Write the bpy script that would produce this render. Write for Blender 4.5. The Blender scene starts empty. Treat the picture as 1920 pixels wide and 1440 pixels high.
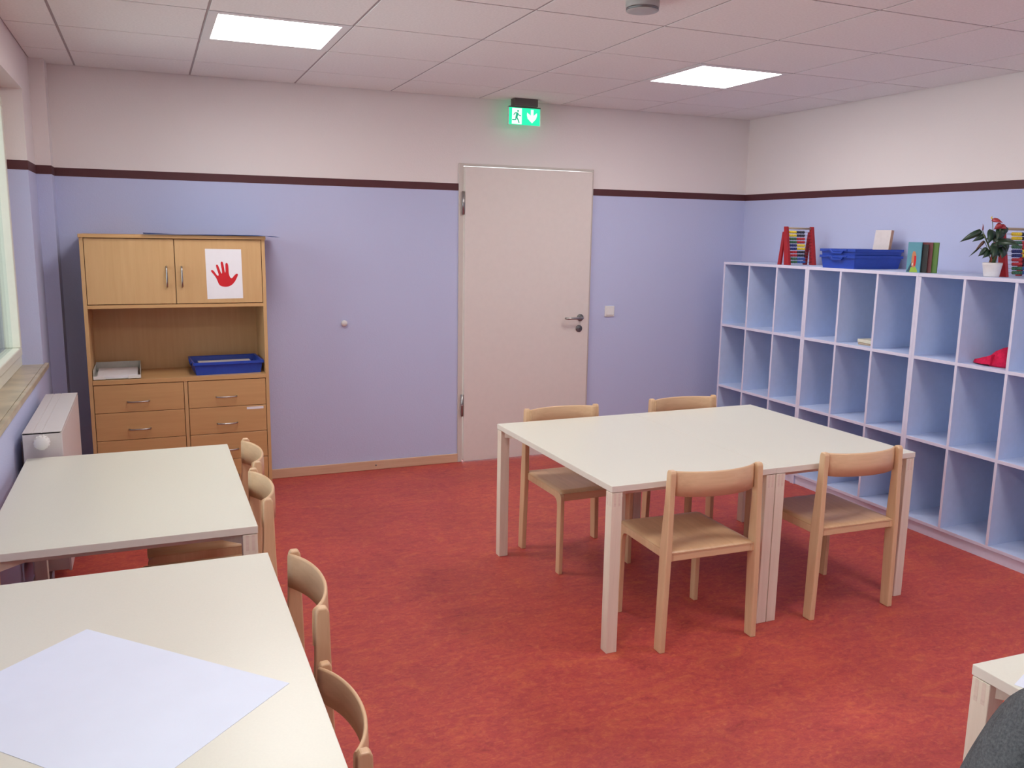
import bpy, bmesh, math, random
from mathutils import Vector, Matrix
random.seed(4)
R = math.radians
C = bpy.context.scene.collection
scene = bpy.context.scene

# ------------------------------------------------------------------ camera
F_PX, PITCH, YAW, ROLL, CAM_H = 1614.1, R(-9.908), R(22.842), R(0.955), 1.66
fw = Vector((math.sin(YAW)*math.cos(PITCH), math.cos(YAW)*math.cos(PITCH), math.sin(PITCH)))
rt = Vector((math.cos(YAW), -math.sin(YAW), 0)); up = rt.cross(fw)
rt2 = rt*math.cos(ROLL)+up*math.sin(ROLL); up2 = -rt*math.sin(ROLL)+up*math.cos(ROLL)
cd = bpy.data.cameras.new('camera'); cd.sensor_width = 36; cd.lens = F_PX/1920*36
cd.clip_start = 0.02
cam = bpy.data.objects.new('camera', cd); C.objects.link(cam)
m = Matrix.Identity(4)
for i in range(3):
    m[i][0] = rt2[i]; m[i][1] = up2[i]; m[i][2] = -fw[i]
m[2][3] = CAM_H
cam.matrix_world = m
scene.camera = cam

# ------------------------------------------------------------------ world and light levels
LED = 19.5          # radiance of the ceiling panels
w = bpy.data.worlds.new('overcast_sky'); scene.world = w; w.use_nodes = True
bgn = w.node_tree.nodes['Background']
bgn.inputs['Color'].default_value = (0.86, 0.95, 1.0, 1); bgn.inputs['Strength'].default_value = 4.6
scene.view_settings.view_transform = 'Standard'
scene.view_settings.look = 'None'
scene.view_settings.exposure = 0.0
scene.view_settings.gamma = 1.0
scene.view_settings.use_curve_mapping = False

# ------------------------------------------------------------------ materials
def base(name, col, rough=.5, spec=.5, metal=0.0):
    mt = bpy.data.materials.new(name); mt.use_nodes = True
    b = mt.node_tree.nodes['Principled BSDF']
    b.inputs['Base Color'].default_value = (*col, 1)
    b.inputs['Roughness'].default_value = rough
    b.inputs['Specular IOR Level'].default_value = spec
    b.inputs['Metallic'].default_value = metal
    return mt, mt.node_tree, b
def nn(nt, kind, **kw):
    n = nt.nodes.new(kind)
    for k, v in kw.items(): setattr(n, k, v)
    return n
def coords(nt, scale=(1,1,1)):
    tc = nn(nt, 'ShaderNodeTexCoord'); mp = nn(nt, 'ShaderNodeMapping')
    mp.inputs['Scale'].default_value = scale
    nt.links.new(tc.outputs['Object'], mp.inputs['Vector'])
    return mp.outputs['Vector']
def noise(nt, vec, scale, detail=3, rough=.5, dist=0):
    n = nn(nt, 'ShaderNodeTexNoise'); n.inputs['Scale'].default_value = scale
    n.inputs['Detail'].default_value = detail; n.inputs['Roughness'].default_value = rough
    n.inputs['Distortion'].default_value = dist
    nt.links.new(vec, n.inputs['Vector']); return n.outputs['Fac']
def ramp(nt, fac, stops):
    r = nn(nt, 'ShaderNodeValToRGB'); e = r.color_ramp.elements
    while len(e) < len(stops): e.new(.5)
    for el, (p, c) in zip(e, stops): el.position = p; el.color = (*c, 1)
    nt.links.new(fac, r.inputs['Fac']); return r.outputs['Color']
def bump(nt, b, fac, strength, dist=.001):
    bp = nn(nt, 'ShaderNodeBump'); bp.inputs['Strength'].default_value = strength
    bp.inputs['Distance'].default_value = dist
    nt.links.new(fac, bp.inputs['Height']); nt.links.new(bp.outputs['Normal'], b.inputs['Normal'])
def plain(name, col, rough=.5, spec=.5, metal=0.0, var=.03, scale=30):
    mt, nt, b = base(name, col, rough, spec, metal)
    f = noise(nt, coords(nt), scale, 2)
    lo = tuple(max(0, c*(1-var)) for c in col); hi = tuple(min(1, c*(1+var)) for c in col)
    nt.links.new(ramp(nt, f, [(.35, lo), (.65, hi)]), b.inputs['Base Color'])
    return mt
def wood(name, c1, c2, rough=.4, axis='z', fine=60, spec=.4):
    mt, nt, b = base(name, c1, rough, spec)
    sc = {'x': (.06, 1, 1), 'y': (1, .06, 1), 'z': (1, 1, .06)}[axis]
    v = coords(nt, sc)
    f = noise(nt, v, fine, 4, .6, .4)
    nt.links.new(ramp(nt, f, [(.3, c1), (.7, c2)]), b.inputs['Base Color'])
    return mt
def emit(name, col, strength):
    mt = bpy.data.materials.new(name); mt.use_nodes = True; nt = mt.node_tree
    nt.nodes.remove(nt.nodes['Principled BSDF'])
    e = nn(nt, 'ShaderNodeEmission'); e.inputs['Color'].default_value = (*col, 1)
    e.inputs['Strength'].default_value = strength
    nt.links.new(e.outputs[0], nt.nodes['Material Output'].inputs['Surface']); return mt

BLUE = (.540, .570, .790); WHITE = (.83, .755, .735)
def wall_paint():
    mt, nt, b = base('woodchip_paint', WHITE, .85, .2)
    tc = nn(nt, 'ShaderNodeTexCoord'); sp = nn(nt, 'ShaderNodeSeparateXYZ')
    nt.links.new(tc.outputs['Object'], sp.inputs[0])
    gt = nn(nt, 'ShaderNodeMath', operation='GREATER_THAN'); gt.inputs[1].default_value = 1.974
    nt.links.new(sp.outputs['Z'], gt.inputs[0])
    mx = nn(nt, 'ShaderNodeMix', data_type='RGBA')
    mx.inputs[6].default_value = (*BLUE, 1); mx.inputs[7].default_value = (*WHITE, 1)
    nt.links.new(gt.outputs[0], mx.inputs[0]); nt.links.new(mx.outputs[2], b.inputs['Base Color'])
    f = noise(nt, coords(nt), 130, 2, .5)
    bump(nt, b, f, .35, .002)
    return mt
def linoleum():
    mt, nt, b = base('marbled_red_linoleum', (.4, .06, .04), .5, .3)
    v = coords(nt, (1, 1, 1)); v2 = coords(nt, (.7, 1.6, 1))
    big = noise(nt, v, 1.6, 5, .6, .6)
    mid = noise(nt, v2, 7, 8, .72, 1.6)
    fine = noise(nt, coords(nt, (1, 1.4, 1)), 38, 7, .75, 1.0)
    c1 = ramp(nt, mid, [(.30, (.34, .045, .042)), (.45, (.52, .075, .070)), (.55, (.60, .105, .070)), (.68, (.70, .185, .075))])
    c2 = ramp(nt, fine, [(.30, (.26, .042, .040)), (.47, (.54, .080, .070)), (.55, (.62, .115, .070)), (.72, (.78, .30, .13))])
    mx = nn(nt, 'ShaderNodeMix', data_type='RGBA'); mx.inputs[0].default_value = .5
    nt.links.new(c1, mx.inputs[6]); nt.links.new(c2, mx.inputs[7])
    c3 = ramp(nt, big, [(.3, (.76, .74, .80)), (.7, (.97, .95, .95))])
    m2 = nn(nt, 'ShaderNodeMix', data_type='RGBA', blend_type='MULTIPLY'); m2.inputs[0].default_value = 1
    nt.links.new(mx.outputs[2], m2.inputs[6]); nt.links.new(c3, m2.inputs[7])
    nt.links.new(m2.outputs[2], b.inputs['Base Color'])
    return mt
def glass():
    mt = bpy.data.materials.new('window_glass'); mt.use_nodes = True; nt = mt.node_tree
    nt.nodes.remove(nt.nodes['Principled BSDF'])
    t = nn(nt, 'ShaderNodeBsdfTransparent'); g = nn(nt, 'ShaderNodeBsdfGlossy')
    t.inputs[0].default_value = (.93, .97, .96, 1)
    g.inputs['Roughness'].default_value = .02
    fr = nn(nt, 'ShaderNodeFresnel'); fr.inputs[0].default_value = 1.45
    mx = nn(nt, 'ShaderNodeMixShader')
    nt.links.new(fr.outputs[0], mx.inputs[0]); nt.links.new(t.outputs[0], mx.inputs[1]); nt.links.new(g.outputs[0], mx.inputs[2])
    nt.links.new(mx.outputs[0], nt.nodes['Material Output'].inputs['Surface']); return mt
def ceiling_tile_mat():
    mt, nt, b = base('mineral_fibre_tile', (.62, .56, .56), .9, .1)
    f = noise(nt, coords(nt), 90, 3, .7)
    nt.links.new(ramp(nt, f, [(.35, (.82, .785, .76)), (.6, (.88, .845, .82))]), b.inputs['Base Color'])
    bump(nt, b, f, .2, .001); return mt
def knit():
    mt, nt, b = base('grey_knit', (.06, .06, .065), .95, .1)
    v = coords(nt, (1, 1, 1))
    f = noise(nt, v, 260, 3, .6, .2)
    nt.links.new(ramp(nt, f, [(.3, (.075, .075, .080)), (.7, (.14, .14, .145))]), b.inputs['Base Color'])
    f2 = noise(nt, coords(nt, (1, 1, .5)), 14, 5, .62, 1.5)
    bump(nt, b, f2, .9, .02); return mt

M = dict(
    wall=wall_paint(), floor=linoleum(), glass=glass(), tile=ceiling_tile_mat(), knit=knit(),
    groove=plain('ceiling_grid_grey', (.42, .36, .36), .7),
    stripe=plain('maroon_stripe_paint', (.085, .018, .022), .6),
    chair=wood('beech_chair', (.66, .425, .245), (.74, .50, .30), .38),
    chairx=wood('beech_chair_cross', (.66, .425, .245), (.74, .50, .30), .38, 'x'),
    chairy=wood('beech_chair_long', (.62, .385, .215), (.71, .46, .265), .33, 'y'),
    leg=wood('pale_birch', (.76, .66, .53), (.83, .73, .60), .5),
    legx=wood('pale_birch_cross', (.70, .56, .46), (.80, .66, .55), .5, 'x'),
    top=plain('cream_laminate', (.76, .75, .645), .33, .5, var=.01, scale=200),
    topedge=plain('cream_edge_band', (.75, .69, .60), .45, .4, var=.01),
    cab=wood('oak_veneer', (.56, .335, .150), (.605, .370, .175), .4, 'z', 45),
    cabx=wood('oak_veneer_cross', (.54, .305, .13), (.585, .340, .150), .4, 'x', 45),
    skirt=wood('beech_skirting', (.62, .40, .26), (.70, .47, .32), .45, 'x'),
    door=plain('door_laminate', (.76, .68, .63), .45, .4, var=.01),
    dframe=plain('door_frame_paint', (.62, .55, .50), .4, .4, var=.01),
    steel=plain('brushed_steel', (.42, .41, .40), .3, .5, 1.0, var=.05, scale=120),
    darksteel=plain('dark_steel', (.20, .20, .20), .4, .5, .8),
    shelf=plain('pale_blue_board', (.56, .65, .88), .5, .35, var=.015),
    shelfedge=plain('lilac_board_edge', (.70, .67, .82), .5, .35, var=.015),
    white=plain('white_plastic', (.78, .76, .74), .4, .4, var=.01),
    rad=plain('radiator_enamel', (.72, .68, .67), .35, .5, var=.01),
    paper=plain('white_paper', (.77, .83, .95), .8, .2, var=.008, scale=12),
    sheet=plain('white_print_paper', (.80, .77, .80), .8, .2, var=.008),
    blue=plain('blue_plastic', (.016, .060, .40), .35, .5, var=.05),
    bluecard=plain('blue_card', (.10, .22, .55), .6, .3, var=.05),
    red=plain('red_paint', (.36, .014, .020), .4, .4, var=.05),
    handred=plain('red_print', (.58, .022, .030), .7, .2, var=.03),
    yellow=plain('yellow_bead', (.85, .62, .03), .35), black=plain('black_bead', (.015, .015, .03), .35),
    green=plain('green_bead', (.04, .14, .07), .35), navy=plain('navy_bead', (.02, .03, .16), .35),
    bead_red=plain('red_bead', (.50, .02, .03), .35), bead_blue=plain('blue_bead', (.03, .10, .36), .35),
    pot=plain('white_pot', (.80, .74, .73), .4), soil=plain('potting_soil', (.03, .02, .015), .95, var=.4, scale=80),
    leaf=plain('dark_leaf', (.012, .034, .016), .35, .5, var=.35, scale=20),
    leafr=plain('reddish_leaf', (.10, .045, .03), .4, .5, var=.3, scale=20),
    spathe=plain('red_spathe', (.30, .02, .03), .35, .5, var=.2, scale=20),
    stem=plain('leaf_stem', (.12, .16, .07), .6),
    pink=plain('pink_felt', (.62, .02, .075), .9, .1, var=.12, scale=60),
    cream=plain('cream_booklet', (.72, .66, .52), .7), tan=plain('tan_booklet', (.45, .34, .24), .7),
    grey=plain('grey_plastic', (.42, .42, .40), .4), window=plain('window_upvc', (.80, .80, .68), .35, .5, var=.01),
    sill=plain('marble_sill', (.50, .42, .30), .3, .5, var=.18, scale=8),
    housing=plain('sign_housing', (.10, .085, .08), .5),
    teal=plain('teal_cover', (.10, .30, .38), .5), darkcov=plain('black_cover', (.015, .012, .012), .5),
    maroon=plain('maroon_cover', (.16, .03, .035), .5), greencov=plain('green_cover', (.10, .20, .03), .5),
    lime=plain('lime_print', (.32, .50, .05), .6), orange=plain('orange_print', (.55, .22, .10), .6), slate=plain('slate_print', (.03, .07, .10), .6),
    pages=plain('book_pages', (.78, .74, .66), .8),
    card=plain('cream_card', (.74, .66, .64), .7), cardedge=plain('kraft_card_edge', (.55, .33, .22), .7),
    skin=plain('skin', (.62, .38, .29), .5), hair=plain('brown_hair', (.07, .04, .02), .6, var=.4, scale=60),
    trouser=plain('dark_denim', (.03, .04, .07), .9), shoe=plain('black_leather', (.02, .02, .02), .5),
    eye=plain('eye_white', (.8, .8, .8), .3), iris=plain('iris', (.05, .03, .02), .3), lip=plain('lip', (.45, .18, .16), .5),
    led=emit('led_diffuser', (1.0, .965, .95), LED),
    signgreen=emit('sign_green', (.03, .92, .42), 1.25), signwhite=emit('sign_white', (.85, 1, .93), 1.15),
)

# ------------------------------------------------------------------ mesh helpers
def add_box(bm, lo, hi, bev=0, seg=2, mi=0, mat=None):
    t = bmesh.new(); bmesh.ops.create_cube(t, size=1)
    for v in t.verts:
        v.co = Vector([(lo[i]+hi[i])/2+v.co[i]*(hi[i]-lo[i]) for i in range(3)])
    if bev: bmesh.ops.bevel(t, geom=t.edges[:], offset=bev, segments=seg, profile=.5, affect='EDGES')
    merge(bm, t, mi, mat)
def merge(bm, t, mi=0, mat=None):
    if mat is not None: bmesh.ops.transform(t, matrix=mat, verts=t.verts)
    vm = {}
    for v in t.verts: vm[v] = bm.verts.new(v.co)
    for f in t.faces:
        try:
            nf = bm.faces.new([vm[v] for v in f.verts]); nf.material_index = mi; nf.smooth = f.smooth
        except ValueError: pass
    t.free()
def add_prism(bm, pts, d0, d1, plane='yz', bev=0, seg=2, mi=0, mat=None):
    """polygon pts in a plane, extruded from d0 to d1 along the remaining axis"""
    t = bmesh.new()
    def P(a, b, d): return {'yz': (d, a, b), 'xz': (a, d, b), 'xy': (a, b, d)}[plane]
    a = [t.verts.new(P(*p, d0)) for p in pts]; b = [t.verts.new(P(*p, d1)) for p in pts]
    t.faces.new(a); t.faces.new(b[::-1]); n = len(pts)
    for i in range(n): t.faces.new([a[i], b[i], b[(i+1) % n], a[(i+1) % n]])
    bmesh.ops.recalc_face_normals(t, faces=t.faces)
    if bev: bmesh.ops.bevel(t, geom=t.edges[:], offset=bev, segments=seg, profile=.5, affect='EDGES')
    merge(bm, t, mi, mat)
def add_lathe(bm, prof, n=24, mat=None, mi=0, smooth=True):
    t = bmesh.new(); rings = []
    for r, z in prof:
        rings.append([t.verts.new((r*math.cos(2*math.pi*k/n), r*math.sin(2*math.pi*k/n), z)) for k in range(n)])
    for a, b in zip(rings, rings[1:]):
        for k in range(n):
            f = t.faces.new([a[k], a[(k+1) % n], b[(k+1) % n], b[k]]); f.smooth = smooth
    t.faces.new(rings[0][::-1]); t.faces.new(rings[-1])
    merge(bm, t, mi, mat)
def add_tube(bm, pts, r, n=10, mi=0):
    pts = [Vector(p) for p in pts]; rr = r if isinstance(r, (list, tuple)) else [r]*len(pts)
    t = bmesh.new(); rings = []; prev = None
    for i, p in enumerate(pts):
        d = (pts[min(i+1, len(pts)-1)]-pts[max(i-1, 0)]).normalized()
        if prev is None: a = d.orthogonal().normalized()
        else: a = (prev-d*prev.dot(d)).normalized()
        prev = a; b = d.cross(a)
        rings.append([t.verts.new(p+(a*math.cos(2*math.pi*k/n)+b*math.sin(2*math.pi*k/n))*rr[i]) for k in range(n)])
    for a, b in zip(rings, rings[1:]):
        for k in range(n):
            f = t.faces.new([a[k], a[(k+1) % n], b[(k+1) % n], b[k]]); f.smooth = True
    t.faces.new(rings[0][::-1]); t.faces.new(rings[-1])
    merge(bm, t, mi)
def obj(name, bm, mats, parent=None, smooth=False):
    me = bpy.data.meshes.new(name); bmesh.ops.recalc_face_normals(bm, faces=bm.faces)
    bm.to_mesh(me); bm.free()
    for mm in (mats if isinstance(mats, (list, tuple)) else [mats]): me.materials.append(mm)
    if smooth:
        for p in me.polygons: p.use_smooth = True
    o = bpy.data.objects.new(name, me); C.objects.link(o)
    if parent: o.parent = parent
    return o
def box(name, lo, hi, mat, parent=None, bev=0, seg=2):
    bm = bmesh.new(); add_box(bm, lo, hi, bev, seg); return obj(name, bm, mat, parent)
def thing(name, label, cat, loc=(0, 0, 0), rz=0, group=None):
    o = bpy.data.objects.new(name, None); C.objects.link(o); o.empty_display_size = .05
    o.location = loc; o.rotation_euler = (0, 0, rz); o['label'] = label; o['category'] = cat
    if group: o['group'] = group
    return o
def tag(o, label, cat, group=None):
    o['label'] = label; o['category'] = cat
    if group: o['group'] = group
    return o
def struct(o, label=None, cat=None):
    o['kind'] = 'structure'
    if label: o['label'] = label
    if cat: o['category'] = cat
    return o
def empty_struct(name, label, cat):
    o = bpy.data.objects.new(name, None); C.objects.link(o); o.empty_display_size = .05
    return struct(o, label, cat)
def dup(root, loc, rz, label, group=None, scale=None):
    r = root.copy(); C.objects.link(r); r.location = loc; r.rotation_euler = (0, 0, rz); r['label'] = label
    if group: r['group'] = group
    if scale: r.scale = scale
    for ch in list(root.children):
        c = ch.copy(); C.objects.link(c); c.parent = r
        for g in list(ch.children):
            d = g.copy(); C.objects.link(d); d.parent = c
    return r

# ------------------------------------------------------------------ room shell
YB, XR, XL, H, YN = 5.812, 4.457, -.56, 2.576, -2.3
struct(box('floor', (XL-.2, YN-.2, -.1), (XR+.2, YB+.2, 0), M['floor']), 'marbled red linoleum floor of the classroom', 'floor')

# ceiling: dark grid with lay-in tiles
ceil = struct(box('ceiling', (XL-.2, YN-.2, H+.003), (XR+.2, YB+.2, H+.1), M['groove']), 'suspended ceiling of square pinkish white tiles', 'ceiling')
PX, PY = .625, .6223
GX0, GY0 = -.336, 5.332
lights = [(1, 1), (5, 1), (1, 5), (5, 5), (1, 9), (5, 9)]      # column, row of the lit cells
tile_cache = {}
for i in range(-1, 8):
    x0, x1 = max(GX0+PX*i, XL), min(GX0+PX*(i+1), XR)
    if x1-x0 < .03: continue
    for j in range(-1, 13):
        y1, y0 = min(GY0-PY*j, YB), max(GY0-PY*(j+1), YN)
        if y1-y0 < .03 or (i, j) in lights: continue
        g = .0055
        key = (round(x1-x0, 3), round(y1-y0, 3))
        if key not in tile_cache:
            bm = bmesh.new(); sx, sy = (x1-x0)/2-g, (y1-y0)/2-g
            add_box(bm, (-sx, -sy, 0), (sx, sy, .0030), .0012, 1)
            o = obj('tile', bm, M['tile'], ceil); tile_cache[key] = o
        else:
            o = tile_cache[key].copy(); C.objects.link(o)
        o.location = ((x0+x1)/2, (y0+y1)/2, H)
for n, (i, j) in enumerate(lights):
    x0, y1 = GX0+PX*i, GY0-PY*j
    cx, cy = x0+PX/2, y1-PY/2
    lab = ['square LED ceiling panel above the oak cabinet, left of the picture', 'square LED ceiling panel to the right of the exit sign'][n] if n < 2 else 'square LED ceiling panel overhead, outside the picture, %s row, %s side' % ('middle' if n < 4 else 'rear', 'window' if n % 2 == 0 else 'cubby')
    t = thing('ceiling_light', lab, 'ceiling light', (cx, cy, H), 0, 'LED ceiling panels')
    bm = bmesh.new(); a, b = .308, .268
    for lo, hi in (((-a, -a, -.002), (a, -b, .003)), ((-a, b, -.002), (a, a, .003)), ((-a, -b, -.002), (-b, b, .003)), ((b, -b, -.002), (a, b, .003))):
        add_box(bm, lo, hi)
    obj('frame', bm, M['white'], t)
    box('diffuser', (-b, -b, -.001), (b, b, .003), M['led'], t)

# back wall with door opening and corner pilaster
bm = bmesh.new()
T = .2
DX0, DX1, DZ = 2.025, 3.066, 2.127
add_box(bm, (XL-T, YB, 0), (DX0, YB+T, H+.05)); add_box(bm, (DX1, YB, 0), (XR+T, YB+T, H+.05))
add_box(bm, (DX0, YB, DZ), (DX1, YB+T, H+.05))
add_box(bm, (XL, 5.648, 0), (-.481, YB, H+.01))
struct(obj('wall_back', bm, M['wall']), 'back wall, lilac blue below a maroon line and white above', 'wall')
struct(box('wall_right', (XR, YN-T, 0), (XR+T, YB, H+.05), M['wall']), 'right wall behind the cubby shelves', 'wall')
struct(box('wall_near', (XL-T, YN-T, 0), (XR, YN, H+.05), M['wall']), 'wall behind the camera', 'wall')
# left wall with two window openings
wins = [(2.55, 5.29), (-1.3, 1.75)]; WZ0, WZ1 = .885, 2.36
bm = bmesh.new(); W = .26
ys = [YN]+[v for pr in sorted(wins) for v in pr]+[YB]
for k in range(0, len(ys), 2): add_box(bm, (XL-W, ys[k], 0), (XL, ys[k+1], H+.05))
for a, b in wins:
    add_box(bm, (XL-W, a, 0), (XL, b, WZ0)); add_box(bm, (XL-W, a, WZ1), (XL, b, H+.05))
struct(obj('wall_left', bm, M['wall']), 'left wall with the windows, lilac blue below and white above', 'wall')
# maroon line painted round the room
SZ0, SZ1, e = 1.9494, 1.9978, .0015
stripes = [((-.481-e, YB-e, SZ0), (DX0-.004, YB, SZ1)), ((DX1+.004, YB-e, SZ0), (XR, YB, SZ1)),
           ((XR-e, YN, SZ0), (XR, YB-e, SZ1)), ((XL, 5.648-e, SZ0), (-.481+e, 5.648, SZ1)), ((-.481, 5.648, SZ0), (-.481+e, YB-e, SZ1)),
           ((XL, 5.29, SZ0), (XL+e, 5.648-e, SZ1)), ((XL-.10, 5.29-e, SZ0), (XL+e, 5.29, SZ1)),
           ((XL, 1.75, SZ0), (XL+e, 2.55, SZ1)), ((XL, YN, SZ0), (XL+e, -1.3, SZ1)), ((XL, YN, SZ0), (XR, YN+e, SZ1))]
bm = bmesh.new()
for lo, hi in stripes: add_box(bm, lo, hi)
struct(obj('trim_1', bm, M['stripe']), 'maroon line painted round the walls', 'trim')
# skirting
def skirt(name, lo, hi, mat=M['skirt']):
    return struct(box(name, lo, hi, mat, None, .004, 2), 'beech skirting board', 'baseboard')
skirt('baseboard_back', (.655, YB-.015, 0), (DX0-.005, YB, .065))
skirt('baseboard_back', (DX1+.005, YB-.015, 0), (XR-.016, YB, .065))
skirt('baseboard_left', (XL, YN+.02, 0), (XL+.015, 5.645, .065))
skirt('baseboard_right', (XR-.015, 5.45, 0), (XR, YB-.001, .065))
skirt('baseboard_near', (XL+.02, YN, 0), (XR-.02, YN+.015, .065))
bm = bmesh.new(); add_lathe(bm, [(.006, 0), (.005, .002), (.002, .003)], 8, Matrix.Translation((1.41, YB-.015, .033)) @ Matrix.Rotation(R(90), 4, 'X'))
o = obj('screw', bm, M['darksteel'], bpy.data.objects['baseboard_back'])

# windows
for k, (a, b) in enumerate(wins):
    wd = empty_struct('window_%d' % (k+1), 'cream framed window in the left wall' if k == 0 else 'cream framed window beside the camera', 'window')
    xo, xi = XL-.17, XL-.10
    bm = bmesh.new(); fwid = .055
    z0, z1 = WZ0+.03, WZ1
    add_box(bm, (xo, a, z0), (xi, b, z0+fwid)); add_box(bm, (xo, a, z1-fwid), (xi, b, z1))
    add_box(bm, (xo, a, z0+fwid), (xi, a+fwid, z1-fwid)); add_box(bm, (xo, b-fwid, z0+fwid), (xi, b, z1-fwid))
    mid = (a+b)/2
    add_box(bm, (xo, mid-.04, z0+fwid), (xi, mid+.04, z1-fwid))
    obj('window_frame', bm, M['window'], wd)
    for s0, s1 in ((a+fwid+.004, mid-.044), (mid+.044, b-fwid-.004)):
        bm = bmesh.new(); q0, q1 = z0+fwid+.004, z1-fwid-.004; sw = .045; xa, xb = xo+.005, xi+.012
        add_box(bm, (xa, s0, q0), (xb, s1, q0+sw), .006, 2); add_box(bm, (xa, s0, q1-sw), (xb, s1, q1), .006, 2)
        add_box(bm, (xa, s0, q0+sw), (xb, s0+sw, q1-sw), .004, 2); add_box(bm, (xa, s1-sw, q0+sw), (xb, s1, q1-sw), .004, 2)
        sa = obj('sash', bm, M['window'], wd)
        box('pane', (xo+.03, s0+sw, q0+sw), (xo+.045, s1-sw, q1-sw), M['glass'], sa)
    bm = bmesh.new(); add_box(bm, (XL-.11, a, WZ0), (XL, b, .913)); add_box(bm, (XL, a-.04, WZ0), (XL+.022, b+.06, .913), .004, 2)
    obj('window_sill', bm, M['sill'], wd)

# door
dr = empty_struct('door_1', 'cream flush door under the exit sign', 'door')
bm = bmesh.new(); fy0, fy1 = YB-.012, YB+.12
add_box(bm, (DX0-.006, fy0, 0), (2.052, fy1, DZ+.008), .002, 1); add_box(bm, (3.062, fy0, 0), (DX1+.006, fy1, DZ+.008), .002, 1)
add_box(bm, (2.052, fy0, 2.119), (3.062, fy1, DZ+.008), .002, 1)
obj('door_frame', bm, M['dframe'], dr)
bm = bmesh.new(); add_box(bm, (2.060, YB-.026, .008), (3.056, YB+.02, 2.114), .0025, 2)
leaf = obj('door_leaf', bm, M['door'], dr)
for zz in (1.865, .426):
    bm = bmesh.new(); add_tube(bm, [(2.047, YB-.024, zz-.08), (2.047, YB-.024, zz+.08)], .0095, 12)
    add_tube(bm, [(2.047, YB-.024, zz-.003), (2.047, YB-.024, zz+.003)], .0105, 12)
    add_box(bm, (2.044, YB-.022, zz-.075), (2.058, YB-.012, zz+.075))
    obj('hinge', bm, M['steel'], dr)
RY = Matrix.Rotation(R(90), 4, 'X')
bm = bmesh.new(); add_lathe(bm, [(.026, 0), (.026, .007), (.023, .009), (.001, .0095)], 28, Matrix.Translation((2.985, YB-.026, 1.045)) @ RY)
pl = obj('rosette', bm, M['darksteel'], dr)
bm = bmesh.new(); add_tube(bm, [(2.985, YB-.034, 1.045), (2.985, YB-.072, 1.045), (2.980, YB-.080, 1.045), (2.970, YB-.084, 1.045), (2.93, YB-.085, 1.045), (2.885, YB-.085, 1.045), (2.862, YB-.084, 1.044), (2.852, YB-.078, 1.044), (2.850, YB-.062, 1.044)], .0095, 12)
obj('door_handle', bm, M['steel'], dr)
bm = bmesh.new(); add_lathe(bm, [(.026, 0), (.026, .007), (.023, .009), (.001, .0095)], 28, Matrix.Translation((2.977, YB-.026, .962)) @ RY)
add_lathe(bm, [(.008, .009), (.008, .012), (.001, .0122)], 16, Matrix.Translation((2.977, YB-.026, .966)) @ RY)
obj('keyhole_plate', bm, M['darksteel'], dr)

# light switch and round wall bumper
sw = thing('light_switch', 'square white light switch on the blue wall right of the door', 'light switch', (3.248, YB, 1.085))
bm = bmesh.new(); add_box(bm, (-.041, -.010, -.041), (.041, 0, .041), .003, 2); obj('frame', bm, M['white'], sw)
bm = bmesh.new(); add_prism(bm, [(-.0105, -.029), (-.017, -.027), (-.0115, .029), (-.0105, .029)], -.029, .029, 'yz', .001, 1); obj('rocker', bm, M['white'], sw)
bm = bmesh.new(); add_lathe(bm, [(.021, 0), (.021, .012), (.017, .020), (.008, .024), (.001, .0245)], 24, Matrix.Rotation(R(90), 4, 'X'))
o = obj('wall_bumper', bm, M['white']); o.location = (1.204, YB, 1.042)
tag(o, 'small round white bumper on the lilac wall between cabinet and door', 'wall bumper')

# exit sign
sg = thing('exit_sign', 'glowing green exit sign with running figure and down arrow above the door', 'exit sign', (2.455, 5.69, H))
box('housing', (-.088, -.035, -.052), (.088, .035, 0), M['housing'], sg, .003, 2)
box('rail', (-.118, -.014, -.060), (.118, .014, -.052), M['housing'], sg, .001, 1)
pn = box('sign_panel', (-.1165, -.006, -.172), (.1165, .006, -.060), M['signgreen'], sg, .001, 1)
ce = plain('clear_edge', (.62, .72, .66), .2)
for x in (-.120, .120): box('edge_strip', (x-.0025, -.007, -.175), (x+.0025, .007, -.058), ce, sg)
def sgp(px, py):            # place on the panel, read off the photo (0..1, 0..1 from its top left corner)
    return (-.1165+.233*px, -.060-.112*py)
yf = -.0066
def flat(name, polys, y, mat, parent, thick=.0004):
    bm = bmesh.new()
    for p in polys: add_prism(bm, p, y, y-thick, 'xz')
    return obj(name, bm, mat, parent)
flat('door_symbol', [[sgp(.10, .03), sgp(.41, .03), sgp(.41, .98), sgp(.09, .98)]], yf, M['signwhite'], pn)
def stroke(pts, wd):
    out = []
    for (a, b), (c, d) in zip(pts, pts[1:]):
        dx, dz = c-a, d-b; L = math.hypot(dx, dz); nx, nz = -dz/L*wd/2, dx/L*wd/2
        ex, ez = dx/L*wd*.25, dz/L*wd*.25
        out.append([(a+nx-ex, b+nz-ez), (c+nx+ex, d+nz+ez), (c-nx+ex, d-nz+ez), (a-nx-ex, b-nz-ez)])
    return out
S_ = lambda l: [sgp(*p) for p in l]
man = []
hc = sgp(.285, .20); man.append([(hc[0]+.0062*math.cos(k*math.pi/6), hc[1]+.0062*math.sin(k*math.pi/6)) for k in range(12)])
man += stroke(S_([(.265, .33), (.235, .60)]), .015)
man += stroke(S_([(.25, .31), (.19, .33), (.155, .43)]), .0065) + stroke(S_([(.27, .33), (.32, .45), (.38, .48)]), .0065)
man += stroke(S_([(.24, .55), (.21, .72), (.11, .73)]), .008) + stroke(S_([(.24, .55), (.29, .72), (.32, .88)]), .008)
flat('running_figure', man, yf-.0005, emit('sign_green_figure', (.03, .62, .34), .75), pn)
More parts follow.
